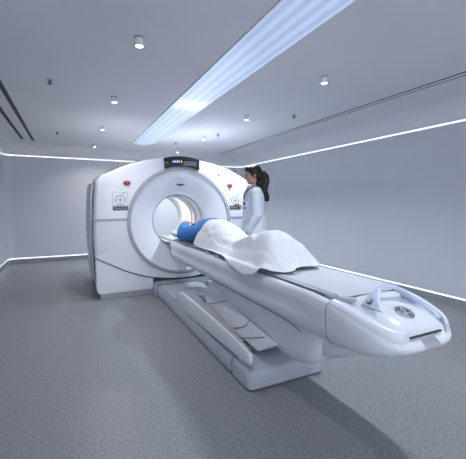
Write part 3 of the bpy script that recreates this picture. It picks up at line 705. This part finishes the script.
# ------------------------------------------------------------------ patient
pt = empty('person', (1.42, 3.0, .81), 'patient in blue gown lying on the scanner bed, arms beside the head', 'person')
def hand(bm, wrist, dirv, nrm, L_=.17, curl=.5, side=1, r=.0095):
    """palm + 4 curled fingers + thumb. dirv: direction of fingers, nrm: palm normal, thumb on +side of dirv x nrm"""
    d = Vector(dirv).normalized(); n = Vector(nrm); n = (n - d * n.dot(d)).normalized(); t_ = d.cross(n).normalized() * side
    w0 = Vector(wrist)
    for k in range(4):
        off = (k - 1.5) * .019
        a = w0 + d * .015 + t_ * off * .55; b_ = w0 + d * .085 + t_ * off
        limb(bm, a, b_, .0155, .011, 2)
    for k, ln in enumerate((.062, .074, .080, .072)):
        off = (k - 1.5) * .020; p = w0 + d * .088 + t_ * off; a = 0.15
        for seg_, fr in enumerate((.42, .33, .25)):
            a += curl * (.8 if seg_ else .5); q = p + (d * math.cos(a) + n * math.sin(a)) * ln * fr + t_ * (k - 1.5) * .0015
            limb(bm, p, q, r - seg_ * .0006, r - .0006 - seg_ * .0006, 2); p = q
    p = w0 + d * .03 + t_ * .024
    for ln, a in ((.038, .75), (.030, .45), (.024, .25)):
        q = p + (d * math.cos(a) + t_ * math.sin(a) + n * .35).normalized() * ln; limb(bm, p, q, .012, .0095, 2); p = q
# skeleton in world space, z of the pad about .81
def B_patient():
    bm = B()
    pel = Vector((TX, 3.02, .915)); ch = Vector((TX, 3.46, .955)); sh = 3.64
    blob(bm, pel, (.165, .13, .10)); blob(bm, (TX, 3.22, .93), (.145, .15, .10)); blob(bm, ch, (.165, .19, .115)); blob(bm, (TX, 3.60, .945), (.18, .09, .085))
    limb(bm, (TX, 3.66, .935), (TX, 3.78, .945), .055, .052)
    # head, face up
    blob(bm, (TX, 3.90, .965), (.076, .108, .092)); blob(bm, (TX, 3.845, .99), (.058, .075, .065)); limb(bm, (TX, 3.885, 1.048), (TX, 3.862, 1.066), .009, .013, 2)
    blob(bm, (TX, 3.805, 1.005), (.028, .026, .026)); blob(bm, (TX, 3.835, 1.045), (.024, .010, .012))
    for s in (-1, 1): blob(bm, (TX + s * .076, 3.885, .965), (.010, .028, .018)); blob(bm, (TX + s * .03, 3.885, 1.025), (.016, .012, .012))
    # legs
    for s in (-1, 1):
        chain(bm, [(TX + s * .09, 3.0, .90), (TX + s * .10, 2.65, 0.870), (TX + s * .10, 2.34, .965)], [.080, .055, .048], 3)
        chain(bm, [(TX + s * .10, 2.34, .965), (TX + s * .10, 2.25, .93), (TX + s * .095, 2.10, .868)], [.052, .048, .034], 3)
        chain(bm, [(TX + s * .095, 2.09, .856), (TX + s * .10, 2.09, .88), (TX + s * .105, 2.06, .93)], [.032, .032, .020], 2)
    # arms raised beside and over the head
    A = {-1: [(TX - .185, 3.52, .95), (TX - .285, 3.63, .935), (TX - .165, 3.92, 1.025)], 1: [(TX + .185, 3.61, .945), (TX + .27, 3.84, .93), (TX + .11, 4.02, .95)]}
    for s in (-1, 1):
        limb(bm, A[s][0], A[s][1], .052, .042); limb(bm, A[s][1], A[s][2], .042, .029)
        hand(bm, A[s][2], Vector(A[s][2]) - Vector(A[s][1]) + Vector((0, .02, .04)), (0, -.2, -1), curl=.45, side=s)
    return bm, A
bmp, ARM = B_patient()
remeshed('body', bmp, M['skin'], pt, .0065, 3)
bm = B()
blob(bm, (TX, 3.08, .92), (.185, .12, .105)); blob(bm, (TX, 3.24, .955), (.18, .17, .125)); blob(bm, (TX, 3.46, .975), (.200, .19, .140)); blob(bm, (TX, 3.62, .955), (.215, .085, .105))
cylp = [(TX, 3.0, .92), (TX, 3.6, .96)]
for s in (-1, 1):
    a, b_, c_ = [Vector(p) for p in ARM[s]]
    limb(bm, a, b_, .082, .074); e_ = b_ + (c_ - b_) * .72; limb(bm, b_, e_, .072, .060)
    blob(bm, a + Vector((-s * .03, -.04, .01)), (.085, .085, .08))
gw = remeshed('gown', bm, M['gown'], pt, .010, 4)
for v in gw.data.vertices:    # folds
    n0 = noise.noise(v.co * 11) * .013 + abs(noise.noise(v.co * 5 + Vector((3, 1, 2)))) * .012
    v.co += v.normal * n0
bm = B(); blob(bm, (TX, 3.935, .955), (.086, .098, .092)); blob(bm, (TX, 3.97, .92), (.075, .075, .05)); blob(bm, (TX - .055, 3.91, .975), (.036, .06, .06)); blob(bm, (TX + .055, 3.91, .975), (.036, .06, .06))
hr = remeshed('hair', bm, M['hair'], pt, .008, 3)
for m_, dx_ in ((M['eye'], 0),):
    bm = B()
    for s in (-1, 1): blob(bm, (TX + s * .03, 3.868, 1.045), (.014, .003, .003), sub=2)
    fin('eyelashes', bm, m_, pt)
bm = B(); blob(bm, (TX, 3.834, 1.053), (.022, .007, .005), sub=2); fin('lips', bm, M['lips'], pt)

# ------------------------------------------------------------------ sheet
prof_c = [(1.80, .820), (1.86, .83), (1.92, .885), (1.98, .955), (2.05, 1.025), (2.13, 1.068), (2.22, 1.072), (2.34, 1.025), (2.46, .975), (2.56, .940), (2.70, .950), (2.85, .99), (3.0, 1.055), (3.12, 1.085), (3.24, 1.10), (3.34, 1.105)]
def interp(tab, x):
    if x <= tab[0][0]: return tab[0][1]
    for (a, b_), (c_, d2) in zip(tab, tab[1:]):
        if x <= c_:
            t_ = (x - a) / (c_ - a); t_ = t_ * t_ * (3 - 2 * t_) * .5 + t_ * .5; return b_ + (d2 - b_) * t_
    return tab[-1][1]
shape_w = [(1.7, .30), (2.0, .22), (2.2, .17), (2.4, .19), (2.6, .20), (2.85, .19), (3.1, .195), (3.34, .21)]
from mathutils.bvhtree import BVHTree
trees = []
for o in pt.children:
    if o.name.startswith(('body', 'gown')): trees.append(BVHTree.FromPolygons([v.co.copy() for v in o.data.vertices], [list(p.vertices) for p in o.data.polygons]))
def sheet_pt(u, v):
    """u -1 left hem .. 1 right hem, v 0 foot .. 1 chest"""
    y = 1.84 + (3.34 - 1.84) * v
    # the hem spreads at the knees; left hem hangs over the shell there
    hwl = interp([(1.84, .280), (1.95, .322), (2.10, .332), (2.3, .324), (2.6, .29), (2.8, .27), (3.0, .265), (3.34, .265)], y)
    hwr = interp([(1.84, .22), (2.0, .25), (2.5, .29), (3.34, .26)], y)
    hw = hwl if u < 0 else hwr
    x = TX + hw * u; ax = abs(x - TX)
    top = interp(prof_c, y); wd = interp(shape_w, y)
    # drape profile: rounded over the body, then a concave fall to the bed
    q = min(1, ax / max(wd + .06, .01))
    fall = (1 - q ** 2.4)
    bed = .822 + (.012 if ax > .2 else 0)
    z = bed + (top - bed) * max(0, fall)
    if ax > .302: z -= (ax - .302) * 2.2
    # belly is one broad mass, knees two soft ridges
    if 2.0 < y < 2.6: z += .010 * math.cos(ax / .10 * PI - PI) * math.exp(-((y - 2.25) / .15) ** 2) * (1 if ax < .2 else 0)
    # folds
    amp = .007 + .012 * min(1, ax / .3) * (1 if 1.85 < y < 2.9 else .4)
    z += amp * noise.noise(Vector((x * 5, y * 3.4, .3))) + .006 * math.sin((y * 17 + 7 * ax) + 3 * noise.noise(Vector((x * 3, y * 2, 0)))) * min(1, ax / .2) * math.exp(-((y - 2.45) / .5) ** 2)
    z += .010 * abs(noise.noise(Vector((x * 3 + y * 4, y * 2.2 - x * 5, 7)))) 
    z = max(z, bed - .002) if ax <= .302 else z
    hz = 0
    for t_ in trees:
        for ddx, ddy in ((0, 0), (.012, 0), (-.012, 0), (0, .012), (0, -.012)):
            h_ = t_.ray_cast(Vector((x + ddx, y + ddy, 2)), Vector((0, 0, -1)))[0]
            if h_: hz = max(hz, h_.z + .014)
    z = max(z, hz)
    # wavy hems
    yy = y + (.03 * math.sin(u * 5 + 1) + .05 * u * 1.2 + .02 * noise.noise(Vector((u * 4, 0, 2)))) * (1 - v) ** 2 * 1.3 + .02 * noise.noise(Vector((u * 3, 5, 2))) * v ** 4
    if u < 0 and v < .3: yy += (.3 - v) * .15 * (-u) ** 2
    xx = x + .014 * noise.noise(Vector((y * 6, u, 1))) * abs(u) ** 3
    return (xx, yy, z)
bm = B(); NU, NV = 90, 150
gr = [[bm.verts.new(sheet_pt(-1 + 2 * i / NU, j / NV)) for i in range(NU + 1)] for j in range(NV + 1)]
for j in range(NV):
    for i in range(NU): bm.faces.new((gr[j][i], gr[j][i + 1], gr[j + 1][i + 1], gr[j + 1][i]))
for _ in range(3):
    bmesh.ops.smooth_vert(bm, verts=[v for v in bm.verts if not v.is_boundary], factor=.5, use_axis_x=False, use_axis_y=False, use_axis_z=True)
sh_ = fin('bed_sheet', bm, M['sheet'], angle=None)
sm = sh_.modifiers.new('thickness', 'SOLIDIFY'); sm.thickness = .004; sm.offset = 1
tag(sh_, 'white sheet draped over the belly and bent knees of the lying patient', 'sheet')

# ------------------------------------------------------------------ standing woman
TH = math.radians(-118)
wm = empty('person', (2.215, 3.875, 0), 'standing woman in white coat with black ponytail reaching to the scanner controls', 'person', rz=TH)
wm.scale = (1.03, 1.03, 1.03)
wl = Matrix.Translation((2.215, 3.875, 0)) @ Matrix.Rotation(TH, 4, 'Z') @ Matrix.Scale(1.03, 4)
def local(o):   # built in the woman's own frame
    o.matrix_parent_inverse = Matrix.Identity(4); return o
hrot = Matrix.Translation((0, 0, 1.49)) @ Matrix.Rotation(math.radians(12), 4, 'X') @ Matrix.Rotation(math.radians(8), 4, 'Z') @ Matrix.Translation((0, 0, -1.49))
HZ = 1.605
def head_forms(bm):
    s0 = len(bm.verts)
    blob(bm, (0, .012, HZ + .03), (.074, .092, .088)); blob(bm, (0, -.025, HZ - .02), (.062, .068, .088))
    blob(bm, (0, -.065, HZ - .085), (.026, .024, .022)); blob(bm, (0, -.03, HZ - .065), (.050, .055, .035))
    limb(bm, (0, -.088, HZ + .012), (0, -.108, HZ - .022), .009, .012, 2); blob(bm, (0, -.084, HZ - .055), (.022, .012, .010), sub=2)
    for s in (-1, 1):
        blob(bm, (s * .075, .012, HZ - .008), (.009, .018, .028), sub=2); blob(bm, (s * .036, -.060, HZ - .022), (.024, .024, .022), sub=2)
        blob(bm, (s * .010, -.098, HZ - .026), .009, sub=2)
    blob(bm, (0, -.078, HZ + .028), (.046, .016, .012), sub=2)
    bm.verts.ensure_lookup_table(); bmesh.ops.transform(bm, matrix=hrot, verts=bm.verts[s0:])
bm = B(); head_forms(bm)
limb(bm, (0, .025, 1.40), (0, .005, 1.53), .056, .050)
blob(bm, (0, .01, 1.33), (.165, .09, .08)); blob(bm, (0, .0, 1.22), (.145, .105, .15)); blob(bm, (0, 0, 1.06), (.118, .09, .12)); blob(bm, (0, .01, .93), (.155, .11, .12))
for s in (-1, 1):
    limb(bm, (s * .085, .01, .88), (s * .09, 0, .48), .085, .055); limb(bm, (s * .09, 0, .48), (s * .09, .02, .09), .055, .036)
    limb(bm, (s * .09, .03, .05), (s * .10, -.12, .035), .035, .028)
inv = wl.inverted()
tgt = inv @ Vector((2.235, 4.44, 1.29))
shR, shL = Vector((-.165, .01, 1.375)), Vector((.165, .01, 1.375))
elR = Vector((-.34, -.04, 1.14)); d_ = (tgt - elR); wrR = tgt - d_.normalized() * .14
elL = Vector((.215, .03, 1.10)); wrL = Vector((.20, -.09, .875))
for a, b_, c_ in ((shR, elR, wrR), (shL, elL, wrL)): limb(bm, a, b_, .048, .038); limb(bm, b_, c_, .038, .026)
hand(bm, wrR, d_, (0.35, .25, -.8), curl=.55, side=-1); hand(bm, wrL, wrL - elL, (-1, 0, 0), curl=.5, side=-1)
local(remeshed('body', bm, M['skin'], wm, .0055, 2))
# coat
bm = B()
def ell(z, rx, ry, cy=0, n=40): return [(rx * math.cos(2 * PI * k / n), cy + ry * math.sin(2 * PI * k / n), z) for k in range(n)]
loft(bm, [ell(.62, .25, .215), ell(.75, .24, .20), ell(.92, .215, .175), ell(1.05, .178, .148), ell(1.15, .172, .143), ell(1.26, .178, .138, -.005), ell(1.34, .182, .125), ell(1.40, .155, .10, .005), ell(1.435, .10, .08, .012), ell(1.46, .066, .064, .014)])
for a, b_, c_ in ((shR, elR, wrR), (shL, elL, wrL)):
    limb(bm, a, b_, .070, .058); limb(bm, b_, b_.lerp(c_, .86), .056, .046)
coat = local(remeshed('coat', bm, M['coatm'], wm, .0095, 3))
for v in coat.data.vertices:
    c0 = v.co; k = max(0, min(1, (1.3 - c0.z) / .5))
    v.co += v.normal * (.006 * math.sin(math.atan2(c0.y, c0.x) * 9 + c0.z * 4) * k + .008 * noise.noise(c0 * 8))
def strip(name, pts, r, m, par=wm):
    b2 = B(); tube(b2, pts, r, 8); return local(fin(name, b2, m, par))
# open neck, lapels, front edge, lanyard, badge
bm = B(); prism_y(bm, [(-.045, 1.47), (.045, 1.47), (.02, 1.36), (0, 1.29), (-.02, 1.36)], -.145, -.05)
sv = [v for v in bm.verts]
for v in sv: v.co.y += max(0, (v.co.z - 1.36)) * .55
o = local(fin('undershirt', bm, M['black'], wm, smooth=False))
for s in (-1, 1):
    bm = B(); loft(bm, [[(s * .055, .0, 1.485), (s * .075, -.02, 1.475), (s * .07, -.03, 1.455)], [(s * .045, -.078, 1.46), (s * .075, -.085, 1.44), (s * .06, -.09, 1.42)], [(s * .022, -.135, 1.36), (s * .065, -.135, 1.345), (s * .05, -.14, 1.33)], [(s * .002, -.150, 1.27), (s * .02, -.150, 1.27), (s * .015, -.15, 1.26)]]); local(fin('lapel', bm, M['coatm'], wm, angle=60))
strip('coat_front_edge', [(0.004, -.150, 1.27), (.004, -.145, 1.15), (.004, -.150, 1.02), (.004, -.166, .85), (.004, -.188, .63)], .004, M['ring'])
strip('lanyard', [(.062, .0, 1.47), (.062, -.07, 1.43), (.055, -.125, 1.36), (.05, -.150, 1.28), (.06, -.150, 1.22)], .003, M['black'])
strip('lanyard', [(-.062, .0, 1.47), (-.055, -.075, 1.43), (-.02, -.13, 1.35), (.03, -.152, 1.26), (.06, -.150, 1.22)], .003, M['black'])
bm = B(); box(bm, (.035, -.166, 1.12), (.115, -.158, 1.225), Matrix.Identity(4)); bd = local(fin('badge', bm, M['card'], wm, smooth=False, bevel=.002))
bd.matrix_parent_inverse = Matrix.Translation((.140, -.118, 1.215)) @ Matrix.Rotation(.85, 4, 'Z') @ Matrix.Translation((-.075, .162, -1.17))
def onbadge(name, lo, hi, m):
    b2 = B(); box(b2, lo, hi); o = fin(name, b2, m, None, smooth=False); o.parent = bd; return o
onbadge('badge_photo', (.045, -.168, 1.17), (.082, -.165, 1.215), M['blue']); onbadge('badge_print', (.045, -.168, 1.13), (.105, -.165, 1.15), M['green'])
bm = B(); box(bm, (.09, -.145, 1.03), (.17, -.095, 1.025)); local(fin('pocket_seam', bm, M['ring'], wm, smooth=False))
bm = B()
for s in (-1, 1): limb(bm, (s * .085, .01, .88), (s * .09, 0, .48), .098, .072); limb(bm, (s * .09, 0, .48), (s * .09, .02, .11), .070, .060)
blob(bm, (0, .01, .92), (.165, .12, .10)); local(remeshed('trousers', bm, M['trousers'], wm, .011, 3))
for s in (-1, 1):
    bm = B(); limb(bm, (s * .09, .04, .045), (s * .10, -.13, .036), .044, .036); bmesh.ops.scale(bm, vec=(1, 1, 1), verts=bm.verts)
    for v in bm.verts: v.co.z = max(v.co.z, .0)
    local(fin('shoe', bm, M['shoe'], wm, angle=None))
# face
bm = B()
for s in (-1, 1): blob(bm, (s * .031, -.0835, HZ + .008), (.013, .006, .0055), sub=2)
bmesh.ops.transform(bm, matrix=hrot, verts=bm.verts); local(fin('eye', bm, M['eye'], wm))
bm = B()
for s in (-1, 1): tube(bm, [hrot @ Vector(p) for p in ((s * .014, -.0935, HZ + .029), (s * .032, -.0905, HZ + .036), (s * .052, -.0765, HZ + .030))], .0035, 6)
local(fin('eyebrow', bm, M['hair'], wm))
bm = B(); blob(bm, (0, -.0955, HZ - .055), (.019, .005, .006), sub=2); bmesh.ops.transform(bm, matrix=hrot, verts=bm.verts); local(fin('lips', bm, M['lips'], wm))
# hair: swept back cap and long wavy ponytail
bm = B(); s0 = 0
blob(bm, (0, .030, HZ + .050), (.088, .102, .092)); blob(bm, (0, -.030, HZ + .088), (.070, .062, .045))
for s in (-1, 1): blob(bm, (s * .058, .02, HZ + .02), (.028, .052, .055)); blob(bm, (s * .052, .06, HZ - .02), (.03, .045, .05))
blob(bm, (0, .095, HZ + .02), (.045, .045, .045))
bmesh.ops.transform(bm, matrix=hrot, verts=bm.verts)
tail = [(0, .105, 1.63), (.005, .135, 1.59), (.012, .145, 1.53), (.018, .130, 1.46), (.022, .125, 1.40), (.03, .150, 1.33), (.035, .165, 1.27)]
chain(bm, tail, [.043, .050, .052, .048, .040, .026, .008], 2)
for k in range(26):
    a = random.uniform(0, 2 * PI); rr_ = random.uniform(.028, .055); ph = random.uniform(0, 6); pts = []
    for i in range(14):
        f_ = i / 13; idx = f_ * (len(tail) - 1) * random.choice([1]); i0 = min(int(idx), len(tail) - 2); c0 = Vector(tail[i0]).lerp(Vector(tail[i0 + 1]), idx - i0)
        wv = rr_ * (1.0 - .45 * f_) * (.6 + min(1, f_ * 3) * .4) + .010 * math.sin(f_ * 16 + ph)
        pts.append(c0 + Vector((math.cos(a + f_ * 1.5 + .5 * math.sin(f_ * 9 + ph)), math.sin(a + f_ * 1.5), 0)) * wv)
    tube(bm, pts, [.009] * 11 + [.008, .006, .004], 6)
blob(bm, (.03, .06, 1.50), (.055, .05, .06))
local(remeshed('hair', bm, M['hair'], wm, .006, 1))
